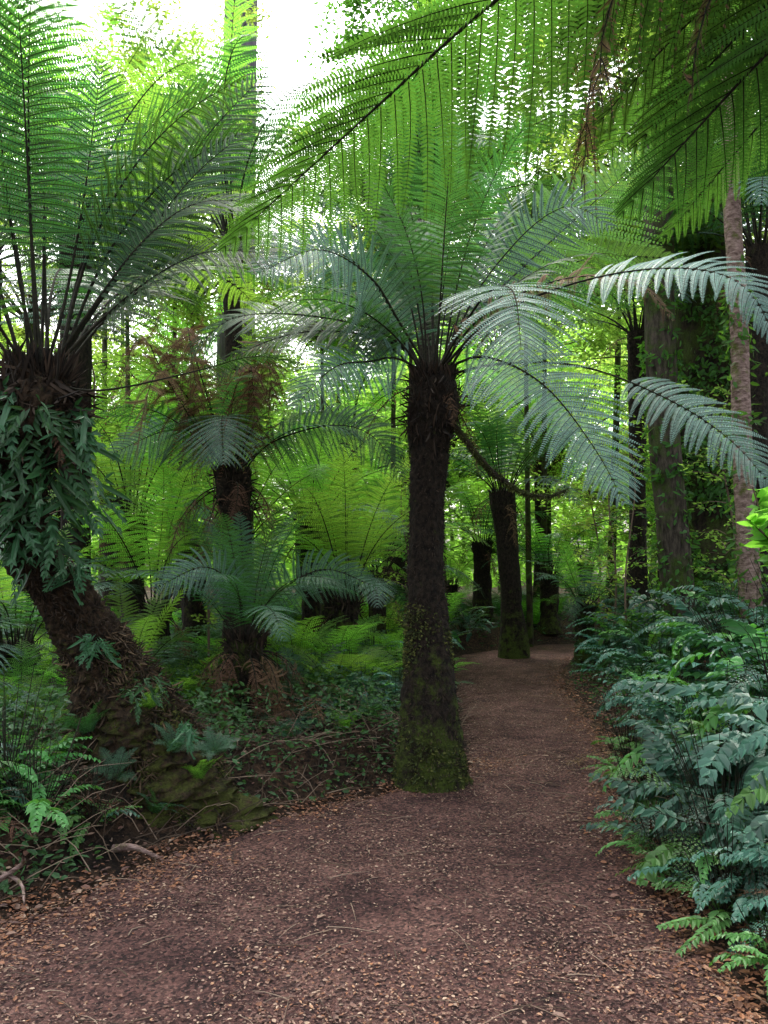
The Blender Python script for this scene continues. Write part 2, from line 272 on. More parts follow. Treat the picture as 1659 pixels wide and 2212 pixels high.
ys=np.linspace(-2.5,21,240); us=np.linspace(0,1,26); YY,UU=np.meshgrid(ys,us,indexing='ij')
e1=xl(YY)-.03+.05*np.sin(YY*7)+.03*np.sin(YY*17); e2=xr(YY)+.03+.05*np.sin(YY*6+1)+.03*np.sin(YY*15)
XX=e1+(e2-e1)*UU; edge=np.minimum(UU,1-UU); ZZ=hp(XX,YY)+.012-.06*(edge<.01)
i,j=np.meshgrid(np.arange(239),np.arange(25),indexing='ij'); mb=MB()
mb.add(np.stack([XX,YY,ZZ],-1),np.stack([i*26+j,i*26+j+1,(i+1)*26+j+1,(i+1)*26+j],-1),0,True)
obj('path',mb.mesh('path',[M_PATH]),kind='structure',label='reddish brown earth walking path strewn with leaves',category='path')

def zsurf(x,y):
    ins=(x>xl(y))&(x<xr(y)); return np.where(ins,hp(x,y)+.014,H(x,y)+.01)
def litter(n,ymin,ymax,fx,size,mi,mb,tilt=.35,bias=2.0,clump=0.):
    y=ymin+(ymax-ymin)*R.random(n)**bias; x=fx(y,n)
    if clump:
        k=(np.sin(x*5+y*3)+np.sin(x*2.3-y*4.1+1)+R.normal(0,1.1,n))>clump; x,y=x[k],y[k]; n=len(x)
    z=zsurf(x,y)+R.uniform(0,.008,n)
    D=rdir(n,-.15,.25); N=nrm(A(0,0,1)+rdir(n)*tilt); ln=size[0]+(size[1]-size[0])*R.random(n)**2.2
    blades(mb,np.stack([x,y,z],-1),D,N,ln,ln*R.uniform(.16,.34,n),mi=mi,fold=.3,bend=.1)
mb=MB()
litter(115000,2.3,15,lambda y,n:xl(y)+(xr(y)-xl(y))*R.random(n),(.006,.024),0,mb,clump=-.7,bias=1.7)
litter(11000,2.3,15,lambda y,n:xr(y)-np.abs(R.normal(0,.20,n))+.1,(.010,.042),1,mb,clump=-.4)
litter(11000,2.3,7,lambda y,n:xl(y)+np.abs(R.normal(0,.28,n))-.15,(.010,.04),1,mb,clump=-.4)
litter(4500,2.3,3.4,lambda y,n:xl(y)+(xr(y)-xl(y))*R.random(n),(.008,.026),1,mb,clump=.4,bias=1.)
litter(9000,2.3,12,lambda y,n:xl(y)-R.uniform(-.1,2.5,n),(.02,.06),0,mb)
litter(12000,2.3,12,lambda y,n:xr(y)+R.uniform(-.1,1.5,n),(.02,.06),1,mb)
litter(160,2.4,7,lambda y,n:xl(y)+(xr(y)-xl(y))*R.random(n),(.03,.06),0,mb)
for k in range(900):
    y=2.3+9*R.random()**1.8; x=R.uniform(xl(y)-1.2,xr(y)+.6); a=R.uniform(0,6.28); l=R.uniform(.04,.24); z=float(zsurf(x,y))+.008
    P=[(x,y,z),(x+math.cos(a)*l*.5+R.normal(0,.01),y+math.sin(a)*l*.5,z+.004+R.random()*.01),(x+math.cos(a)*l,y+math.sin(a)*l,z+.002)]
    tube(mb,P,[.003*R.uniform(.4,1.2),.001],seg=4,rings=4,mi=2)
obj('leaf_litter',mb.mesh('leaf_litter',[M_LIT,M_LITO,M_TWIG]),kind='stuff',label='scattered brown fallen leaves and twigs over the earth',category='leaf litter')

mb=MB()
def under(n,side,ymin,ymax,w,sz):
    y=ymin+(ymax-ymin)*R.random(n)**1.3; o=R.random(n)**.8*w+.12
    x=xl(y)-o if side<0 else xr(y)+o; z=H(x,y); hgt=R.random(n)**1.5*.38*np.minimum(1,o)
    k=(np.sin(x*4.1+y*2.3)+np.sin(x*2.7-y*5.1)+R.normal(0,.7,n))>-.7
    k&=~((np.hypot(x+1.45,y-5.0)<.5))
    x,y,z,hgt=x[k],y[k],z[k],hgt[k]; m=len(x)
    blades(mb,np.stack([x,y,z+hgt],-1),rdir(m,-.2,.7),rdir(m,.2,1),R.uniform(*sz,m),R.uniform(.007,.018,m),mi=0,bend=.2)
under(50000,-1,3.2,12,3.5,(.02,.07)); under(14000,1,2.6,14,2.5,(.02,.07)); under(24000,-1,9,26,10,(.05,.14)); under(12000,1,9,26,9,(.05,.14))
for k in range(2300):
    sd=R.choice([-1,1],p=[.75,.25]); y=R.uniform(3.5,9.5); x=xl(y)-R.uniform(.1,2.4) if sd<0 else xr(y)+R.uniform(.1,1.2)
    z=float(H(x,y)); l=R.uniform(.15,.6); D=rdir(1,0,.8)[0]*l
    tube(mb,[(x,y,z),(x+D[0]*.5+.03,y+D[1]*.5,z+D[2]*.6),(x+D[0],y+D[1],z+D[2]*.8)],[.004,.001],seg=4,rings=4,mi=1)
obj('undergrowth',mb.mesh('undergrowth',[M_UND,M_TWIG]),kind='stuff',label='tangled low green undergrowth and dead sticks',category='undergrowth')

# ---------------------------------------------------------------- hero tree ferns
CU=(0,-.9,.4)
tree_fern('tall tree fern with dark fibrous trunk standing at the path edge',
 [(.35,6,-.08),(.345,6,.3),(.34,6,.66),(.33,6,1.0),(.315,6,1.5),(.32,6,2.05),(.345,6,2.55),(.37,6,2.85),(.37,6,3.05)],
 np.array([(0,.32),(.05,.27),(.1,.235),(.22,.20),(.35,.165),(.5,.142),(.68,.125),(.82,.14),(.92,.185),(1,.15)]),
 special=[
  ([(.1,5.85,3.42),(-.09,5.6,3.63),(-.416,5.2,3.67),(-.78,4.9,3.40)],.46,M_FRG,dict(up=(-.1,-1,.3),stipe=.26,npn=30,wid=1.5)),
  ([(0,6,3.36),(-.62,6,3.5),(-1.14,6,3.47),(-1.45,6,3.2)],.42,M_FR,dict(up=(0,-.6,.7))),
  ([(.05,6,3.3),(-.5,5.9,3.35),(-.95,5.8,3.2),(-1.2,5.7,2.95)],.38,M_FRN,dict(up=(0,-.5,.8))),
  ([(.55,5.7,3.3),(.68,5.3,3.42),(.77,4.8,3.26),(.74,4.3,2.72)],.50,M_FRG,dict(stipe=.38,up=(0,-.6,.6),npn=28,wid=1.5,droop=.3)),
  ([(.62,5.85,3.14),(.85,5.6,3.04),(1.07,5.2,2.76),(1.26,4.8,2.32),(1.36,4.55,1.98)],.48,M_FRG,dict(stipe=.13,up=(.15,-1,.25),npn=36,wid=1.55,droop=.2)),
  ([(.6,6.1,3.5),(.79,6.2,3.85),(1.146,6.2,4.25),(1.43,6.1,4.36),(1.70,6,4.15)],.42,M_FRG,dict(up=(.1,-1,.3),stipe=.3,npn=32)),
  ([(.6,6.3,3.5),(1.06,6.8,4.05),(1.87,7.2,4.88),(2.59,7.6,5.6)],.80,M_FRB,dict(up=(-.2,-1,.3),wid=1.55,npn=36)),
  ([(.65,6.4,3.6),(1.2,7.0,4.1),(2.0,7.6,4.55),(2.9,8.0,4.7)],.72,M_FRB,dict(up=(-.1,-1,.3),wid=1.55,npn=36)),
  ([(.75,5.6,3.35),(1.26,5.2,3.46),(1.72,4.8,3.40),(2.0,4.5,3.20),(2.12,4.3,2.80)],.32,M_FRG,dict(up=(.2,-1,.6),stipe=.5,npn=26,wid=1.35)),
  ([(.8,5.8,3.08),(1.35,5.6,3.02),(1.8,5.2,2.72),(2.1,4.9,2.40),(2.3,4.7,2.05)],.30,M_FRG,dict(up=(.2,-1,.4),stipe=.55,npn=24,wid=1.35)),
  ([(.1,5.9,3.15),(-.1,5.8,3.10),(-.345,5.5,2.98),(-.60,5.3,2.66)],.34,M_FRG,dict(up=(-.2,-1,.3),npn=28,wid=1.45)),
  ([(.1,6.1,3.5),(-.2,6.2,3.95),(-.6,6.2,4.1),(-1.0,6.1,3.85)],.44,M_FR,dict(up=(-.1,-1,.3))),
  ([(.7,5.7,3.4),(1.2,5.4,3.55),(1.6,5.1,3.42),(1.8,5.0,3.15)],.22,M_DEAD,dict(up=(.3,-.8,.6),jit=.15,droop=.5)),
 ],
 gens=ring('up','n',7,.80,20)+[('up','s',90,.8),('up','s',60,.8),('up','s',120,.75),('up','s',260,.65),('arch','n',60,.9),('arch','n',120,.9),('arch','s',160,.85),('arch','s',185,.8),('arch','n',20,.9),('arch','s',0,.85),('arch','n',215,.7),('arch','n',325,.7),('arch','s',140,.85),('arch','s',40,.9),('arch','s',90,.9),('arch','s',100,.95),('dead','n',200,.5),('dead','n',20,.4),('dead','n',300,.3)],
 det='h',fib=4000,moss=9000,seg=36,rings=110,stubs=300,amp=.09)

tree_fern('leaning tree fern with mossy base and ferns growing on its trunk',
 [(-1.50,5.25,-.15),(-1.53,5.2,.2),(-1.62,5.15,.6),(-1.80,5.05,1.08),(-1.98,4.9,1.47),(-2.13,4.72,1.80),(-2.10,4.6,2.21),(-1.95,4.5,2.5),(-1.92,4.5,2.68)],
 np.array([(0,.70),(.08,.55),(.16,.43),(.26,.32),(.38,.20),(.52,.14),(.65,.13),(.8,.165),(.92,.22),(1,.15)]),
 special=[
  ([(-2.0,4.4,3.2),(-2.05,4.3,3.9),(-2.1,4.25,4.75)],.40,M_FRN,dict(stipe=.42,up=(0,-1,.2),wid=1.15)),
  ([(-1.8,4.5,3.05),(-1.70,4.55,3.7),(-1.62,4.6,4.5)],.40,M_FR,dict(stipe=.38,up=(.2,-1,.2),wid=1.15)),
  ([(-1.7,4.55,3.0),(-1.50,4.6,3.3),(-1.16,4.7,3.85),(-.85,4.8,4.2)],.46,M_FR,dict(stipe=.32,up=(-.3,-.8,.4),wid=1.2)),
  ([(-1.6,4.45,2.95),(-1.25,4.35,3.18),(-.94,4.3,3.30),(-.58,4.2,3.25)],.46,M_FRN,dict(stipe=.34,up=(-.2,-.6,.7))),
  ([(-1.65,4.45,3.0),(-1.35,4.45,3.4),(-1.05,4.5,3.65),(-.65,4.5,3.65)],.46,M_FRN,dict(stipe=.34,up=(-.2,-.6,.7))),
  ([(-1.65,4.6,3.1),(-1.4,4.8,3.7),(-1.1,5.0,4.3),(-.75,5.1,4.75)],.46,M_FRN,dict(stipe=.34,up=(-.2,-1,.3),wid=1.2)),
  ([(-1.55,4.4,2.58),(-1.01,4.3,2.66),(-.70,4.3,2.74),(-.43,4.3,2.70)],.16,M_FRN,dict(stipe=.65,r=.008)),
 ],
 gens=ring('up','s',5,1.,5)+ring('up','n',4,1.05,25)+[('up','s',15,1.),('arch','s',75,1.),('arch','n',100,1.05),('arch','s',40,1.),('arch','s',190,1),('arch','s',250,.9),('arch','b',60,1.2),('dead','n',20,.35),('dead','n',-50,.3)],
 det='h',mat=M_TRKM,fib=9000,moss=30000,seg=56,rings=140,stubs=520,amp=.28,mossthr=.0,mend=.42,debris=6500,fl=(.02,.06),sl=(.06,.22))

NF=dict(npn=44,npl=32,stipe=.15,droop=.12,lift=.0,wid=1.55,fill=.49,r=.014,rib=.0018,jit=.055)
def nf(**k): d=dict(NF); d.update(k); return d
OU=(0,.8,.6)
tree_fern('tree fern overhanging the path with sweeping green fronds',
 [(2.5,1.5,.3),(2.45,1.55,1.5),(2.3,1.7,2.7),(2.15,1.9,3.5)],np.array([(0,.25),(.5,.15),(.85,.17),(1,.2)]),
 special=[
  ([(1.25,2.15,3.74),(.45,2.45,3.42),(-.04,2.7,3.14),(-.60,3.0,2.80)],.52,M_OV,nf(npn=46,npl=36,lean2=.45,up=(-.1,.75,.65),wid=1.6)),
  ([(1.3,2.5,3.98),(.75,2.9,3.92),(.25,3.2,3.72),(-.10,3.5,3.40)],.48,M_FRN,nf(up=(-.2,.5,.9),lean2=.4)),
  ([(1.5,2.1,3.42),(1.16,2.3,3.14),(1.0,2.5,3.0),(.80,2.7,2.80)],.40,M_OV,nf(npn=36,stipe=.1,up=OU,lean2=.5,wid=1.6)),
  ([(1.6,2.1,3.6),(1.3,2.3,3.42),(1.1,2.5,3.26),(.86,2.75,3.05)],.40,M_OV,nf(npn=36,stipe=.1,up=(-.2,.7,.7),lean2=.4,wid=1.6)),
  ([(1.5,2.3,3.9),(1.1,2.5,3.75),(.85,2.7,3.62),(.6,2.9,3.45)],.40,M_OV,nf(npn=38,stipe=.1,up=(-.2,.7,.7),lean2=.4,wid=1.6)),
  ([(1.5,2.6,3.85),(1.05,3.2,3.95),(.65,3.9,3.8)],.48,M_FRN,nf(npn=38,up=(-.4,.7,.6))),
  ([(1.6,2.5,3.75),(1.2,3.0,3.70),(.85,3.5,3.45)],.40,M_OV,nf(npn=38,up=(-.5,.6,.6),lean2=.3)),
  ([(1.75,2.7,3.95),(1.5,3.4,3.95),(1.15,4.2,3.75)],.48,M_FRN,nf(npn=38,up=(.3,.7,.6))),
  ([(1.95,2.7,3.75),(1.7,3.3,3.6),(1.35,3.9,3.2)],.44,M_FRN,nf(npn=38,up=(-.4,.6,.7))),
  ([(1.8,2.6,4.3),(1.3,3.4,4.6),(.6,4.4,4.5)],.52,M_FRN,nf(npn=38,npl=30,up=(.2,.8,.6))),
  ([(1.9,2.9,4.3),(1.9,3.9,4.6),(1.6,5.0,4.4)],.52,M_FRN,nf(npn=38,npl=30,up=(-.3,.8,.6))),
  ([(1.7,2.8,4.2),(1.1,3.8,4.9),(.2,5.0,5.1)],.52,M_FRB,nf(npn=38,npl=30,up=OU)),
  ([(1.4,2.4,4.05),(.95,2.8,3.85),(.78,2.95,3.5),(.74,3.0,3.0)],.24,M_DEAD,dict(npn=34,npl=18,droop=.8,jit=.3,drop=.1)),
  ([(1.4,2.1,3.75),(1.1,2.25,3.5),(.92,2.3,3.2),(.88,2.32,2.92)],.18,M_DEAD,dict(npn=34,npl=18,droop=.8,jit=.3,drop=.1)),
  ([(1.3,2.1,3.70),(.9,2.3,3.56),(.68,2.4,3.3),(.64,2.4,2.98)],.20,M_DEAD,dict(npn=34,npl=18,droop=.8,jit=.3,drop=.1)),
 ],
 gens=[('arch','s',100,1.),('arch','s',150,1.1),('up','s',120,1.),('arch','s',0,1),('arch','s',290,1)],det='h',fib=300,stubs=100)

DD=dict(jit=.25,droop=.9,npn=28,wid=1.3,drop=.05)
tree_fern('tree fern with brown dead fronds hanging in its crown',
 [(-1.45,8,.1),(-1.42,8,1.),(-1.46,8,1.9),(-1.51,8,2.55)],np.array([(0,.22),(.4,.14),(.75,.15),(1,.17)]),
 special=[
  ([(-1.5,7.7,2.9),(-1.45,7.2,2.97),(-1.36,6.8,2.5)],.48,M_FRG,dict(stipe=.3,up=(0,-.6,.6),npn=26,wid=1.5)),
  ([(-1.8,7.9,2.85),(-2.1,7.8,2.95),(-2.6,7.6,2.68)],.38,M_FRG,dict(up=CU,npn=26,wid=1.5)),
  ([(-1.1,7.9,2.85),(-.5,7.8,3.0),(-.1,7.7,2.87),(.18,7.6,2.45)],.38,M_FR,dict(up=CU,wid=1.4)),
  ([(-1.75,7.6,2.9),(-2.0,7.2,3.4),(-2.1,6.9,3.6),(-2.3,6.8,3.0)],.38,M_DEAD,DD),
  ([(-1.6,7.6,3.0),(-1.72,7.2,3.6),(-1.68,6.9,3.65),(-1.55,6.7,3.0)],.38,M_DEAD,DD),
  ([(-1.7,7.7,3.0),(-1.95,7.2,3.35),(-2.0,6.9,3.2),(-2.1,6.8,2.6)],.38,M_DEAD,DD),
  ([(-1.3,7.6,3.0),(-1.15,7.2,3.5),(-1.02,6.9,3.5),(-.92,6.8,2.95)],.36,M_DEAD,DD),
  ([(-1.3,7.6,3.0),(-1.2,7.2,3.4),(-1.15,7.0,3.3),(-1.1,6.9,2.8)],.32,M_DEAD,DD),
 ],gens=ring('up','b',9,.8)+ring('arch','n',7,.75,30)+ring('arch','b',4,.8,50)+ring('dead','n',9,.6),det='m',fib=800,seg=16)
tree_fern('short tree fern with dead skirt beside the bank',
 [(-1.10,6.8,.1),(-1.12,6.8,.5),(-1.17,6.8,1.02)],np.array([(0,.16),(.5,.12),(1,.15)]),
 special=[([(-.95,6.75,1.35),(-.5,6.6,1.6),(-.05,6.5,1.45)],.28,M_FR,dict(stipe=.25,up=CU,npn=26)),
          ([(-1.2,6.6,1.4),(-1.4,6.3,1.62),(-1.75,6.1,1.45)],.28,M_FRG,dict(stipe=.25,up=CU,npn=24))],
 gens=ring('up','n',7,.55)+ring('arch','n',9,.58,10)+ring('dead','n',22,.55),det='m',fib=600)

GRP='tree ferns growing through the forest'
def auto_fern(x,y,ztop,r=.17,sc=.7,det='l',mn='n',mn2='b',lab='tree fern with dark slender trunk among green undergrowth',dead=3,na=8,nu=7,lean=0):
    zb=float(H(x,y))-.05
    return tree_fern(lab,[(x+lean,y,zb),(x+lean*.6,y,zb+(ztop-zb)*.5),(x,y,ztop)],np.array([(0,r*1.5),(.3,r),(.8,r),(1,r*1.2)]),
      gens=ring('up',mn2,nu,sc*.9,R.uniform(0,60))+ring('arch',mn,na,sc,R.uniform(0,60))+ring('droop','g' if det=='m' else mn,3,sc*.9,R.uniform(0,90))+ring('dead','n',dead,sc*.6,R.uniform(0,90)),
      det=det,group=GRP,fib=150,stubs=60,seg=10,rings=16)
auto_fern(2.14,14.5,3.0,.2,1.0,'m',mn='n',mn2='n',lean=.22,na=12,dead=5)
auto_fern(2.2,18,2.2,.2,.9)
auto_fern(3.6,17.5,1.5,.2,.9)
auto_fern(5.0,20,1.7,.15,.8)
auto_fern(-.9,13,1.7,.16,.9,mn='b'); auto_fern(.25,15.5,2.0,.16,1.0,mn='b')
auto_fern(-2.6,11,1.9,.17,.9,mn='b'); auto_fern(-4.2,12.5,2.7,.18,.95,mn='b')
auto_fern(-3.3,7.2,.9,.16,.65,'m',mn='n'); auto_fern(-2.45,8.6,1.2,.15,.85,'m',mn='b',dead=6)
auto_fern(-.45,9.8,1.2,.14,.9,'m',mn='b'); auto_fern(1.6,19,1.2,.14,.7,mn='b')
auto_fern(3.3,13.2,1.0,.16,.6,mn='n'); auto_fern(-3.4,6.7,4.2,.16,1.,'m',mn='b',mn2='b')
auto_fern(-3.15,8.2,5.0,.15,1.15,'m',mn='b',mn2='b',dead=0)
auto_fern(-6.2,15,3.5,.18,1.1,mn='b'); auto_fern(-1.8,18,3.0,.18,1.2,mn='b'); auto_fern(5.2,14,2.4,.18,.9,mn='b')
auto_fern(6.5,17,4.2,.18,1.2,mn='b'); auto_fern(-2.2,6.9,.6,.12,.5,'m',mn='n'); auto_fern(-3.0,9.6,2.2,.14,.9,'m',mn='b')
auto_fern(.6,20,4.2,.16,1.2,mn='b'); auto_fern(3.85,12.2,5.2,.13,1.3,'m',mn='b',mn2='b',dead=2)
auto_fern(-3.4,5.6,.7,.14,.55,'m',mn='n'); auto_fern(-.1,12,1.5,.14,.95,'m',mn='b',dead=5); auto_fern(-1.9,10.2,1.8,.14,.9,'m',mn='b',dead=5)
auto_fern(-.7,16,4.3,.15,1.3,mn='b'); auto_fern(4.9,13.5,3.6,.15,1.2,mn='b'); auto_fern(3.9,20,4.6,.15,1.3,mn='b'); auto_fern(.15,17,1.6,.14,.9,mn='b')
auto_fern(.53,9.5,5.3,.12,1.2,'m',mn='n',mn2='n',dead=1,na=10,nu=9); auto_fern(-1.9,10.1,5.7,.11,1.3,'m',mn='n',mn2='b',dead=1,na=10,nu=9)
auto_fern(-1.0,11.0,2.2,.13,1.0,'m',mn='b',mn2='b'); auto_fern(1.5,22,5.5,.15,1.6,mn='b'); auto_fern(-4.0,16,5.2,.15,1.5,mn='b'); auto_fern(5.6,16,2.2,.15,1.2,mn='b')
auto_fern(4.2,9.0,5.2,.12,1.15,'m',mn='n',mn2='b',dead=2,na=9)

# ---------------------------------------------------------------- ground ferns
GF=[]
for v,mat in enumerate((M_FR,M_FRB,M_FRG,M_FR,M_FRB)):
    mb=MB(); n=R.integers(10,14)
    for k in range(n):
        a=2*math.pi*k/n+R.normal(0,.2); P=gen_pts(R.uniform(.7,1.),R.uniform(50,78),R.uniform(-30,15),1.4); c,s=math.cos(a),math.sin(a)
        Q=np.stack([P[:,0]*c,P[:,0]*s,P[:,2]],-1); frond(mb,Q,L=.2,npn=20,npl=10,stipe=.12,droop=.2,r=.005,fill=.46,wid=1.25)
    GF.append(mb.mesh('ground_fern',[mat,M_STK]))
def gfern(x,y,s,v=None):
    obj('ground_fern',GF[R.integers(5) if v is None else v],loc=(x,y,float(H(x,y))-.02),rot=(R.normal(0,.1),R.normal(0,.1),R.uniform(0,6.28)),scale=s,
        label='green fern growing on the forest floor',category='fern',group='ferns covering the forest floor')
cnt=0
for k in range(500):
    if cnt>=130: break
    y=R.uniform(6.6,24); sd=R.choice([-1,1],p=[.68,.32]); off=R.uniform(.5,5.5+y*.25) if sd<0 else R.uniform(.9,4+y*.2)
    x=float(xl(y)-off if sd<0 else xr(y)+off)
    if abs(x)>y*.55: continue
    cnt+=1; gfern(x,y,R.uniform(.5,1.15)*(1 if y<12 else 1.4))
for (x,y,s,v) in [(-.35,7.0,.5,0),(-.75,7.3,.8,3),(.05,7.4,.6,2),(.3,7.9,.7,0),(-.2,7.9,.95,4),(-1.9,6.6,.8,1),(-2.3,5.9,.7,3),(-2.6,5.3,.6,2),(-2.3,6.4,.9,1),(-.8,6.5,.45,3),(-1.6,6.6,.5,2),(-.1,6.6,.35,0),(-.3,6.3,.3,4),(-.7,6.1,.28,3),(-2.55,5.8,.8,4),(-2.9,6.5,.9,1),(-.5,8.4,1.1,1),(-1.9,7.6,.9,4),(-.9,8.2,1.1,1),(-2.9,7.6,1.,1),(.35,8.6,.9,1),(.1,9.2,1.1,4)]: gfern(x,y,s,v)
for (x,y,z,s,v) in [(-1.28,4.82,.50,.24,0),(-1.75,4.76,.62,.26,3),(-1.10,4.85,.32,.22,4),(-1.55,4.68,.38,.24,0),(-1.9,4.75,.45,.30,4),(-1.40,4.9,.75,.22,4),(-1.05,5.0,.45,.22,3),(-1.7,4.6,.22,.26,0),(-1.35,4.66,.18,.24,3)]:
    obj('ground_fern',GF[v],loc=(x,y,z),rot=(.5,R.normal(0,.1),R.uniform(0,6.28)),scale=s,label='small green fern rooted on a mossy trunk base',category='fern',group='small ferns on the mossy trunk base')
FB=variants('m','dead','n')
for (x,y,az,s) in [(-.5,6.2,200,.5),(-.2,6.6,150,.5),(-.8,6.4,120,.6),(-.1,7.2,200,.6),(-.6,7.0,260,.6),(-1.0,6.2,80,.45),(.2,7.3,230,.5),(-.9,7.5,180,.6),(-1.9,4.15,30,.4),(1.75,3.2,200,.35),(1.65,3.9,170,.3),(-2.1,3.9,-30,.4),(.3,8.6,180,.6),(1.1,15.2,150,.8),(2.0,6.6,190,.4),(-.4,6.05,170,.45),(-.65,6.3,240,.5)]:
    obj('fallen_frond',FB[R.integers(len(FB))],loc=(x,y,float(H(x,y))+.18*s),rot=(R.normal(0,.3),math.radians(-58)+R.normal(0,.12),math.radians(az)),scale=s,label='dry brown fallen fern frond on the forest floor',category='fern frond',group='dead fronds lying on the ground')

# ---------------------------------------------------------------- shield fern bushes
def pinnate(mb,P,n=13,pl=.11,pw=.014,mi=0,ms=1,r=.003,droop=.25):
    C,d,L=catmull(P,20); tt=np.linspace(0,1,30); X=samp(C,d,tt); T=nrm(np.gradient(X,axis=0)); s=np.linspace(.12,1,n)
    B=samp(X,tt,s); Tg=nrm(samp(T,tt,s)); Sd=nrm(np.cross(Tg,A(0,0,1)+0*Tg)); Nn=np.cross(Sd,Tg)
    env=(np.minimum(1,(s)*2.2))*(1-s+.05)**.45*1.1
    for sg in (1,-1):
        a=.35+.5*s+R.normal(0,.12,n); D=np.cos(a)[:,None]*Sd*sg+np.sin(a)[:,None]*Tg-A(0,0,1)*droop*.6*R.uniform(.2,1.4,(n,1))
        blades(mb,B,D,Nn+rdir(n)*.35,pl*env*R.uniform(.8,1.15,n),pw*(.5+.6*env),mi=mi,fold=.3,bend=.22,m1=.24,m2=.62,w2=.78)
    tube(mb,X[::5],[r,r*.3],seg=4,rings=8,mi=ms)
def bush(nf,young,lo,hi,spread=.33,hgt=.55,fs=.15):
    mb=MB()
    for k in range(nf):
        a=R.uniform(0,6.283); rad=R.random()**.6*spread; L=R.uniform(.28,.70)
        p0=A(math.cos(a)*rad,math.sin(a)*rad,R.uniform(0,hgt)*(1-rad)); aa=a+R.normal(0,.9); P=gen_pts(L,R.uniform(10,85),R.uniform(-80,10),1.1,R.uniform(-.25,.25)); c,s=math.cos(aa),math.sin(aa)
        Q=np.stack([P[:,0]*c-P[:,1]*s,P[:,0]*s+P[:,1]*c,P[:,2]],-1)+p0
        mi=2 if R.random()<young else 0
        if R.random()<fs: frond(mb,Q,L=R.uniform(.12,.17),npn=13,npl=6,stipe=.15,droop=.3,r=.003,fill=.47,wid=1.05,mi=mi,ms=1,jit=.08)
        else: pl=R.uniform(lo,hi); pinnate(mb,Q,n=int(L/(pl*.36)),pl=pl,pw=pl*R.uniform(.17,.25),mi=mi)
    for k in range(34):
        a=R.uniform(0,6.283); e=R.random()*.4; z=R.uniform(.3,.8); tube(mb,[(0,0,-.1),(math.cos(a)*e*.6,math.sin(a)*e*.6,z*.5),(math.cos(a)*e,math.sin(a)*e,z)],[.005,.002],seg=4,rings=6,mi=1)
    return mb.mesh('shield_fern',[M_BUSH,M_STK,M_BUSH2])
BU=[bush(48,.18,.09,.14),bush(42,.45,.11,.16),bush(52,.1,.08,.12),bush(44,.2,.10,.16),bush(50,.15,.08,.13,fs=.4)]
YB=[bush(16,.9,.08,.12,.15,.15),bush(14,.95,.09,.13,.12,.12)]
spots=[(1.72,3.75,.55),(2.1,3.5,.85),(1.95,4.3,.85),(2.4,4.0,1.05),(2.0,4.9,.9),(2.5,4.7,1.15),(2.25,5.5,1.0),(2.8,5.3,1.25),(2.4,6.2,1.0),(3.0,6.2,1.3),(2.6,7.0,1.1),(3.3,7.2,1.35),
 (2.85,8.0,1.15),(3.5,8.2,1.4),(2.95,9.2,1.15),(3.6,9.5,1.4),(3.15,10.5,1.15),(3.9,10.8,1.5),(3.5,11.8,1.3),(4.4,12.2,1.5),(1.85,3.2,.6),(2.2,2.9,.8),(4.0,7.4,1.5),(4.6,9.3,1.6),(3.4,4.6,1.4),(3.1,3.8,1.2),(5.2,11,1.6)]
for (x,y,s) in spots:
    obj('shield_fern',BU[R.integers(5)],loc=(x+R.normal(0,.08),y,float(H(x,y))-.08),rot=(R.normal(0,.18),-.14+R.normal(0,.16),R.uniform(0,6.28)),scale=s*R.uniform(.85,1.15),
        label='dense teal green shield fern with glossy leaflets on the bank',category='fern',group='shield ferns lining the path bank')
for (x,y,s,k) in [(-2.1,4.25,.4,0),(-2.45,4.6,.5,1),(-2.7,5.0,.6,3),(-.35,8.2,.8,0),(-.65,7.6,.7,2),(-.1,8.9,.8,0),(-.9,8.7,.8,4),(.35,10.2,.8,3),(.3,8.2,.6,2),(.7,12.5,.8,1),(.9,14.9,.8,0),(-.55,6.9,.5,3),(1.6,16.1,.9,2),(.1,7.0,.45,0),(-.6,6.7,.4,2),(-.2,7.3,.6,2),(.15,7.7,.6,3)]:
    obj('shield_fern',BU[k],loc=(x,y,float(H(x,y))-.06),rot=(0,0,R.uniform(0,6.28)),scale=s,label='small glossy fern clump growing among dead twigs',category='fern',group='small fern clumps on the forest floor')
for (x,y,s,k) in [(-1.85,4.25,.8,0),(-1.6,4.4,.55,1),(-2.1,4.45,.9,0),(1.55,3.6,.7,1),(1.5,4.2,.65,0),(1.62,4.9,.7,1),(1.55,3.1,.6,0),(1.85,5.9,.7,0),(2.1,6.9,.7,1),(-2.25,4.15,.8,1),(1.7,4.0,.8,1)]:
    obj('young_fern',YB[k],loc=(x,y,float(H(x,y))-.02),rot=(0,0,R.uniform(0,6.28)),scale=s,label='fresh bright green young fern at the path edge',category='fern',group='young ferns at the path edge')

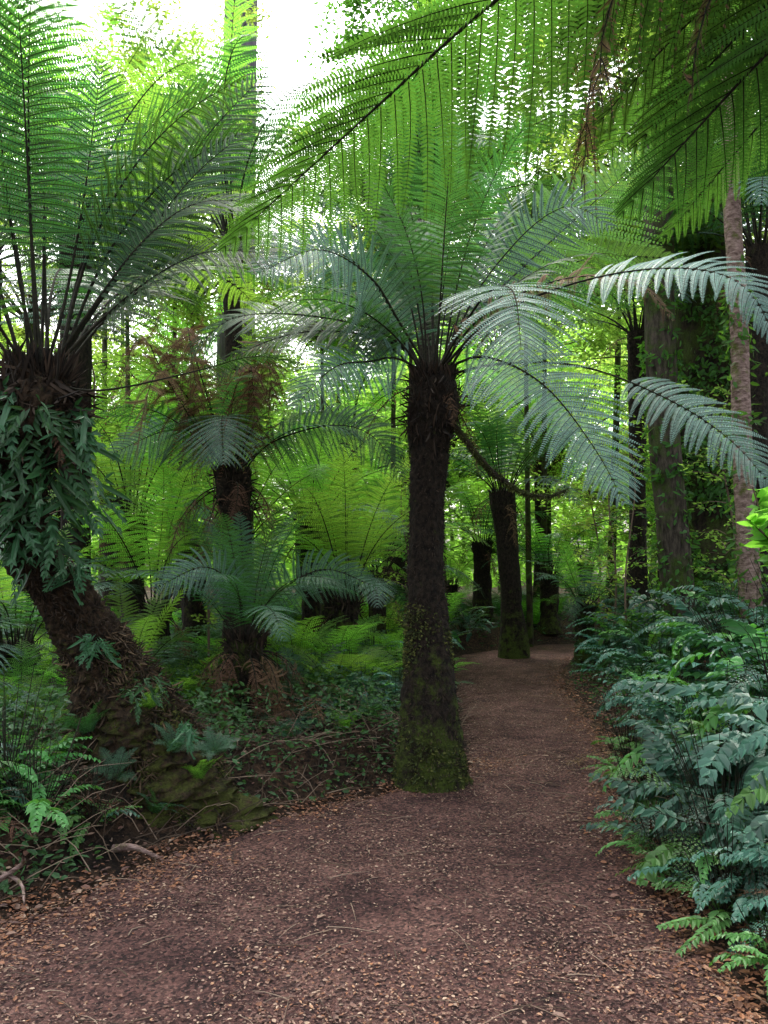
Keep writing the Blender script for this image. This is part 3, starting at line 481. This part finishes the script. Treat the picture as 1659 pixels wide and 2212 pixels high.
# ---------------------------------------------------------------- kangaroo ferns
def lobed(mb,P,n=6,pl=.10,pw=.013,mi=0):
    C,d,L=catmull(P,12); tt=np.linspace(0,1,20); X=samp(C,d,tt); T=nrm(np.gradient(X,axis=0)); s=np.linspace(.3,.88,n); B=samp(X,tt,s); Tg=nrm(samp(T,tt,s))
    Nn=nrm(rdir(1)[0]*.8+A(.1,-1,.2)); Sd=nrm(np.cross(Tg,Nn+0*Tg))
    for sg in (1,-1): blades(mb,B,Sd*sg*.6+Tg*.9,np.tile(Nn,(n,1)),pl*(1.2-s*.7),pw,mi=mi,fold=.2,bend=.1,m1=.3)
    blades(mb,[X[2]],[X[-1]-X[2]],[Nn],[L*1.0],[.020],mi=mi,fold=.25,m1=.35,m2=.75)
EP=[]
for v in range(4):
    mb=MB()
    for k in range(20):
        a=R.uniform(-2.4,2.4)-math.pi/2; L=R.uniform(.20,.42); P=gen_pts(L,R.uniform(-20,60),R.uniform(-100,-60),.8); c,s=math.cos(a),math.sin(a)
        Q=np.stack([P[:,0]*c,P[:,0]*s,P[:,2]],-1)+A(R.normal(0,.09),R.normal(0,.05),R.normal(0,.12)); lobed(mb,Q,n=R.integers(1,6))
    EP.append(mb.mesh('kangaroo_fern',[M_EPI]))
for (x,y,z,s) in [(-2.07,4.33,2.42,.85),(-1.87,4.33,2.40,.85),(-1.72,4.42,2.34,.8),(-2.2,4.4,2.15,.8),(-1.92,4.45,2.12,.9),(-1.76,4.55,2.05,.75),(-2.12,4.55,1.88,.8),(-1.95,4.62,1.80,.7),(-1.85,4.72,1.6,.5),(-1.43,4.8,.92,.38),(-1.18,4.78,.62,.36),(-1.72,4.8,1.15,.42)]:
    obj('kangaroo_fern',EP[R.integers(4)],loc=(x,y,z),rot=(0,0,R.uniform(-.6,.6)),scale=s,label='dark glossy kangaroo fern clinging to the leaning trunk',category='fern',group='climbing ferns on the leaning trunk')

# ---------------------------------------------------------------- trees
def tree(label,P,rad,mat,crown=None,group=None,seg=14,rings=50,amp=.06,name='tree',csz=1.,cloc=None,creep=0,cmat=None):
    base=A(*P[0]); e=obj(name,None,loc=base,label=label,category='tree')
    if group: e['group']=group
    mb=MB(); X,T,U,W,r=tube(mb,P,rad,seg=seg,rings=rings,amp=amp)
    obj('trunk',mb.mesh('trunk',[mat],off=base),parent=e)
    if crown is not None: obj('crown',crown,loc=tuple(A(*cloc)-base),parent=e,rot=(0,0,R.uniform(0,6.28)),scale=csz)
    if creep:
        mb=MB(); t=R.random(creep)**1.2*.5; i=(t*(len(X)-1)).astype(int); a=R.uniform(0,6.283,creep); k=np.sin(a*2+X[i][:,2]*3)+np.sin(X[i][:,2]*5)+R.normal(0,.5,creep)>-.3; i,a=i[k],a[k]; m=len(a)
        o=U[i]*np.cos(a)[:,None]+W[i]*np.sin(a)[:,None]; p=X[i]+o*(r[i]*R.uniform(.95,1.35,m))[:,None]+A(0,0,1)*R.uniform(-.1,.1,(m,1))
        blades(mb,p,o*.6+rdir(m)-A(0,0,.5),o+rdir(m)*.6,R.uniform(.05,.13,m),R.uniform(.012,.025,m)); obj('creeper',mb.mesh('creeper',[cmat or M_BGD],off=base),parent=e)
    return e
def crown_mesh(rx,rz,n,sz,mat,ncl=46,cr=.8):
    mb=MB(); cc=rdir(ncl)*(R.random((ncl,1))**.45)*A(rx,rx,rz)
    for c in cc:
        tube(mb,[(0,0,-rz*.6),(c*.5)+A(0,0,-.1*rz),c],[.035,.008],seg=4,rings=6,mi=1)
        m=n//ncl; r=cr*R.uniform(.5,1.15); p=c+rdir(m)*(R.random((m,1))**.6)*A(r,r,r*.45)
        blades(mb,p,rdir(m,-.6,.3),rdir(m,.1,1),R.uniform(*sz,m),R.uniform(.25,.4,m)*sz[0],mi=0,bend=.1)
    return mb.mesh('crown',[mat,M_BARKM])
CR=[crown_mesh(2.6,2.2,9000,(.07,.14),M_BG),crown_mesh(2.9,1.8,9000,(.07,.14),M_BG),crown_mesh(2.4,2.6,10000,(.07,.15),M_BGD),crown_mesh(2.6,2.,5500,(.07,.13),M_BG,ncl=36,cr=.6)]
tree('large grey barked tree with mossy patches beyond the bushes',[(3.75,10,.3),(3.60,10,2),(3.45,10,4),(3.40,10,8),(3.4,10.2,14)],[.22,.185,.17,.14,.11],M_BARK,CR[3],cloc=(3.5,10.2,12),csz=1.4,creep=2500)
tree('dark mossy tree trunk wrapped in creepers',[(4.3,10.6,.4),(4.3,10.6,2),(4.25,10.6,5),(4.4,10.6,10)],[.46,.36,.30,.2],M_BARKM,CR[2],cloc=(4.6,10.8,8.5),csz=1.2,amp=.2,seg=20,creep=11000)
tree('slender tree with pale mottled bark leaning slightly',[(3.70,8,.4),(3.63,8,1.6),(3.56,8,3.),(3.53,8,4.2),(3.45,8,5.6),(3.5,8.2,9)],[.12,.098,.09,.08,.07,.05],M_BARKS,CR[3],cloc=(4.0,8.6,8.6),csz=.9,creep=900)
tree('very tall straight gum tree with purple grey bark',[(-3.0,16,.3),(-2.95,16,6),(-2.85,16,13),(-2.7,16,26)],[.42,.34,.31,.2],M_BARKP,CR[3],cloc=(-2.7,16,25),csz=1.5,amp=.03)
bg=[(-7,17,4.5,0,1.2),(-4.5,19,5,1,1.2),(-1.5,20,4.5,0,1.2),(1.5,21,5,1,1.2),(4.5,22,5.5,0,1.2),(8,20,5,1,1.3),(-9,24,7,3,1.3),(-5,26,6.5,1,1.4),(0,27,7.5,0,1.4),(4,27,9,1,1.4),(9,26,9,0,1.5),(3.6,24,3,1,1),(6.5,15,6,0,1.1),(7.5,13,8,3,1.1),(5,17,10,2,1.3),(3.8,19,9.5,0,1.1),(-7.5,13,6.5,3,1.),(-5.2,15,9,3,1.),(.3,24,12,1,1.2),(4.9,13.5,8.3,0,.9),(-4.6,10.5,5.5,3,.6),(6.2,10.5,6,3,1.),(-6.5,20,11.5,3,1.1),(-4.0,12.5,6.8,3,.8),
 (-3.1,13,6.8,1,.8),(-3.6,14,9.6,1,.8),(.6,14,9.6,2,.9),(.2,16,9.2,2,.85),(-1.0,18,8.2,1,.8),(6.5,18,3.4,1,1.),(.5,15,7.3,2,.75),(-1.2,15.5,6.8,1,.75),(2.9,16.5,8.6,2,.9)]
for (x,y,z,k,s) in bg:
    zb=float(H(x,y))-.1; w=R.normal(0,.12)
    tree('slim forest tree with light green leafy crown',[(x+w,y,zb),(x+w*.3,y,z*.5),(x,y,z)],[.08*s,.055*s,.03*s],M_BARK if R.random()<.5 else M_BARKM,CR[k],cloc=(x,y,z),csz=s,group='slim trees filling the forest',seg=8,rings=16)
SP=[]
for v in range(3):
    mb=MB(); mats=[(M_BGD,M_BG,M_BG)[v],M_TWIG]; h=R.uniform(2.4,3.2); tube(mb,[(0,0,0),(.1,0,h*.4),(-.05,.05,h*.8),(.05,0,h)],[.018,.012,.005],seg=5,rings=14,mi=1)
    for b in range(34):
        z0=R.uniform(.5,h); D=rdir(1,-.1,.5)[0]*R.uniform(.2,.6); P0=A(0,0,z0); tube(mb,[P0,P0+D*.5+A(0,0,.04),P0+D],[.005,.002],seg=4,rings=5,mi=1)
        m=22; t=R.uniform(.2,1.1,(m,1)); blades(mb,P0+D*t+rdir(m)*.04,rdir(m,-.7,.4),rdir(m,.1,1),R.uniform(.03,.075,m),R.uniform(.008,.016,m))
    SP.append(mb.mesh('young_tree',mats))
for (x,y,s,v) in [(3.0,9.8,.9,0),(3.2,11.4,1.1,1),(4.0,9.4,1.1,1),(4.3,8.2,1.1,0),(4.0,11.6,1.3,1),(-2.0,9.2,1.0,2),(.3,11,1.,1),(-3.1,8.4,1.2,0),(1.0,17.5,1.2,1),(5.0,11.5,1.5,2),(3.9,15,1.5,1)]:
    obj('young_tree',SP[v],loc=(x,y,float(H(x,y))-.03),rot=(0,0,R.uniform(0,6.28)),scale=s,label='thin young tree with small scattered leaves',category='tree',group='thin saplings between the ferns')
mb=MB(); stems=[[(2.45,4.7,.5),(2.3,4.55,1.3),(2.02,4.4,2.05)],[(2.45,4.7,.5),(2.4,4.5,1.4),(2.22,4.4,2.2)],[(2.3,4.55,1.3),(2.12,4.35,1.7),(1.94,4.3,1.88)],[(2.4,4.6,1.0),(2.25,4.45,1.6),(2.1,4.35,1.95)]]
for P in stems:
    tube(mb,P,[.012,.005],seg=5,rings=10,mi=1); C,d,L=catmull(P,10); m=52; p=samp(C,d,R.uniform(.5,1,m)); blades(mb,p,rdir(m,-.3,.7),rdir(m,.3,1),R.uniform(.08,.15,m),R.uniform(.018,.03,m))
obj('leafy_shrub',mb.mesh('leafy_shrub',[M_FRB,M_TWIG]),label='slender shrub with fresh bright green pointed leaves',category='shrub')

mb=MB(); n=70000; ang=R.uniform(-.62,.62,n); dd=R.uniform(32,60,n); x=np.sin(ang)*dd; y=np.cos(ang)*dd; zt=10+3*np.sin(ang*9)+2.5*np.sin(ang*23+1)+2*(ang>0); z=R.random(n)**.9*zt
k=(np.sin(ang*60+z*1.3)+np.sin(ang*37-z*2.1+dd*.3)+R.normal(0,.8,n))>-.9; x,y,z=x[k],y[k],z[k]; m=len(x)
blades(mb,np.stack([x,y,z],-1),rdir(m,-.6,.3),rdir(m,.1,1),R.uniform(.25,.6,m),R.uniform(.09,.18,m),bend=.1)
for k in range(40):
    a=R.uniform(-.6,.6); q=R.uniform(32,50); tube(mb,[(math.sin(a)*q,math.cos(a)*q,0),(math.sin(a)*q+.2,math.cos(a)*q,2.5),(math.sin(a)*q,math.cos(a)*q,5)],[.16,.1,.03],seg=6,rings=6,mi=1)
obj('distant_forest',mb.mesh('distant_forest',[M_BG,M_BARKM]),kind='stuff',label='bright green distant forest foliage',category='forest')

mb=MB(); BP=[(.48,5.95,2.72),(.56,5.9,2.6),(.76,5.95,2.36),(1.0,6,2.19),(1.2,6,2.14),(1.36,6,2.19)]; tube(mb,BP,[.028,.022,.022,.018,.01],seg=8,rings=40,amp=.2)
n=1500; C,d,L=catmull(BP,30); p=samp(C,d,R.random(n)); o=rdir(n)
blades(mb,p+o*.018,o+A(0,0,-.4),rdir(n),R.uniform(.01,.035,n),.004,mi=1)
obj('mossy_branch',mb.mesh('mossy_branch',[M_BARKM,M_MOSS]),label='curved mossy branch hanging from the tree fern trunk',category='branch')
for P,r in [([(-1.85,3.75,.12),(-1.72,3.8,.2),(-1.66,3.7,.28)],.014),([(-1.9,3.9,.15),(-1.7,3.75,.14),(-1.62,3.62,.09)],.012),([(-1.45,4.32,.10),(-1.32,4.25,.13),(-1.2,4.25,.08)],.022),([(-.9,5.8,.1),(-.5,6.0,.2),(-.15,6.4,.28)],.012)]:
    mb=MB(); tube(mb,P,[r,r*.8,r*.4],seg=7,rings=14,amp=.15); obj('fallen_branch',mb.mesh('fallen_branch',[M_BARKS]),label='bleached broken branch lying at the path edge',category='branch',group='broken branches beside the path')

# ---------------------------------------------------------------- light, world, camera
w=bpy.data.worlds.new('World'); S.world=w; w.use_nodes=True; nt=w.node_tree; nt.nodes.clear()
sky=nt.nodes.new('ShaderNodeTexSky'); sky.sky_type='NISHITA'; sky.sun_disc=False; EL=62; AZ=-20
sky.sun_elevation=math.radians(EL); sky.sun_rotation=math.radians(AZ); sky.dust_density=6; sky.air_density=1.5; sky.ozone_density=1
hs=nt.nodes.new('ShaderNodeHueSaturation'); hs.inputs['Saturation'].default_value=.32; hs.inputs['Value'].default_value=4.2
bgd=nt.nodes.new('ShaderNodeBackground'); bgd.inputs['Strength'].default_value=.15; wo=nt.nodes.new('ShaderNodeOutputWorld')
nt.links.new(sky.outputs[0],hs.inputs['Color']); nt.links.new(hs.outputs[0],bgd.inputs['Color']); nt.links.new(bgd.outputs[0],wo.inputs['Surface'])
ld=bpy.data.lights.new('sun','SUN'); ld.energy=3.2; ld.angle=math.radians(12); ld.color=(1,.94,.84); lo=bpy.data.objects.new('sun',ld); COL.objects.link(lo)
el=math.radians(EL); az=math.radians(AZ); sd=Vector((math.sin(az)*math.cos(el),math.cos(az)*math.cos(el),math.sin(el))); lo.rotation_euler=sd.to_track_quat('Z','Y').to_euler()
cam=bpy.data.cameras.new('camera'); co=bpy.data.objects.new('camera',cam); COL.objects.link(co); S.camera=co
co.location=(0,0,1.6); co.rotation_euler=(math.radians(90),0,0); cam.sensor_width=36; cam.lens=28.25; cam.shift_y=124/2212; cam.clip_end=800; cam.clip_start=.05
S.view_settings.view_transform='Standard'; S.view_settings.look='None'; S.view_settings.exposure=0
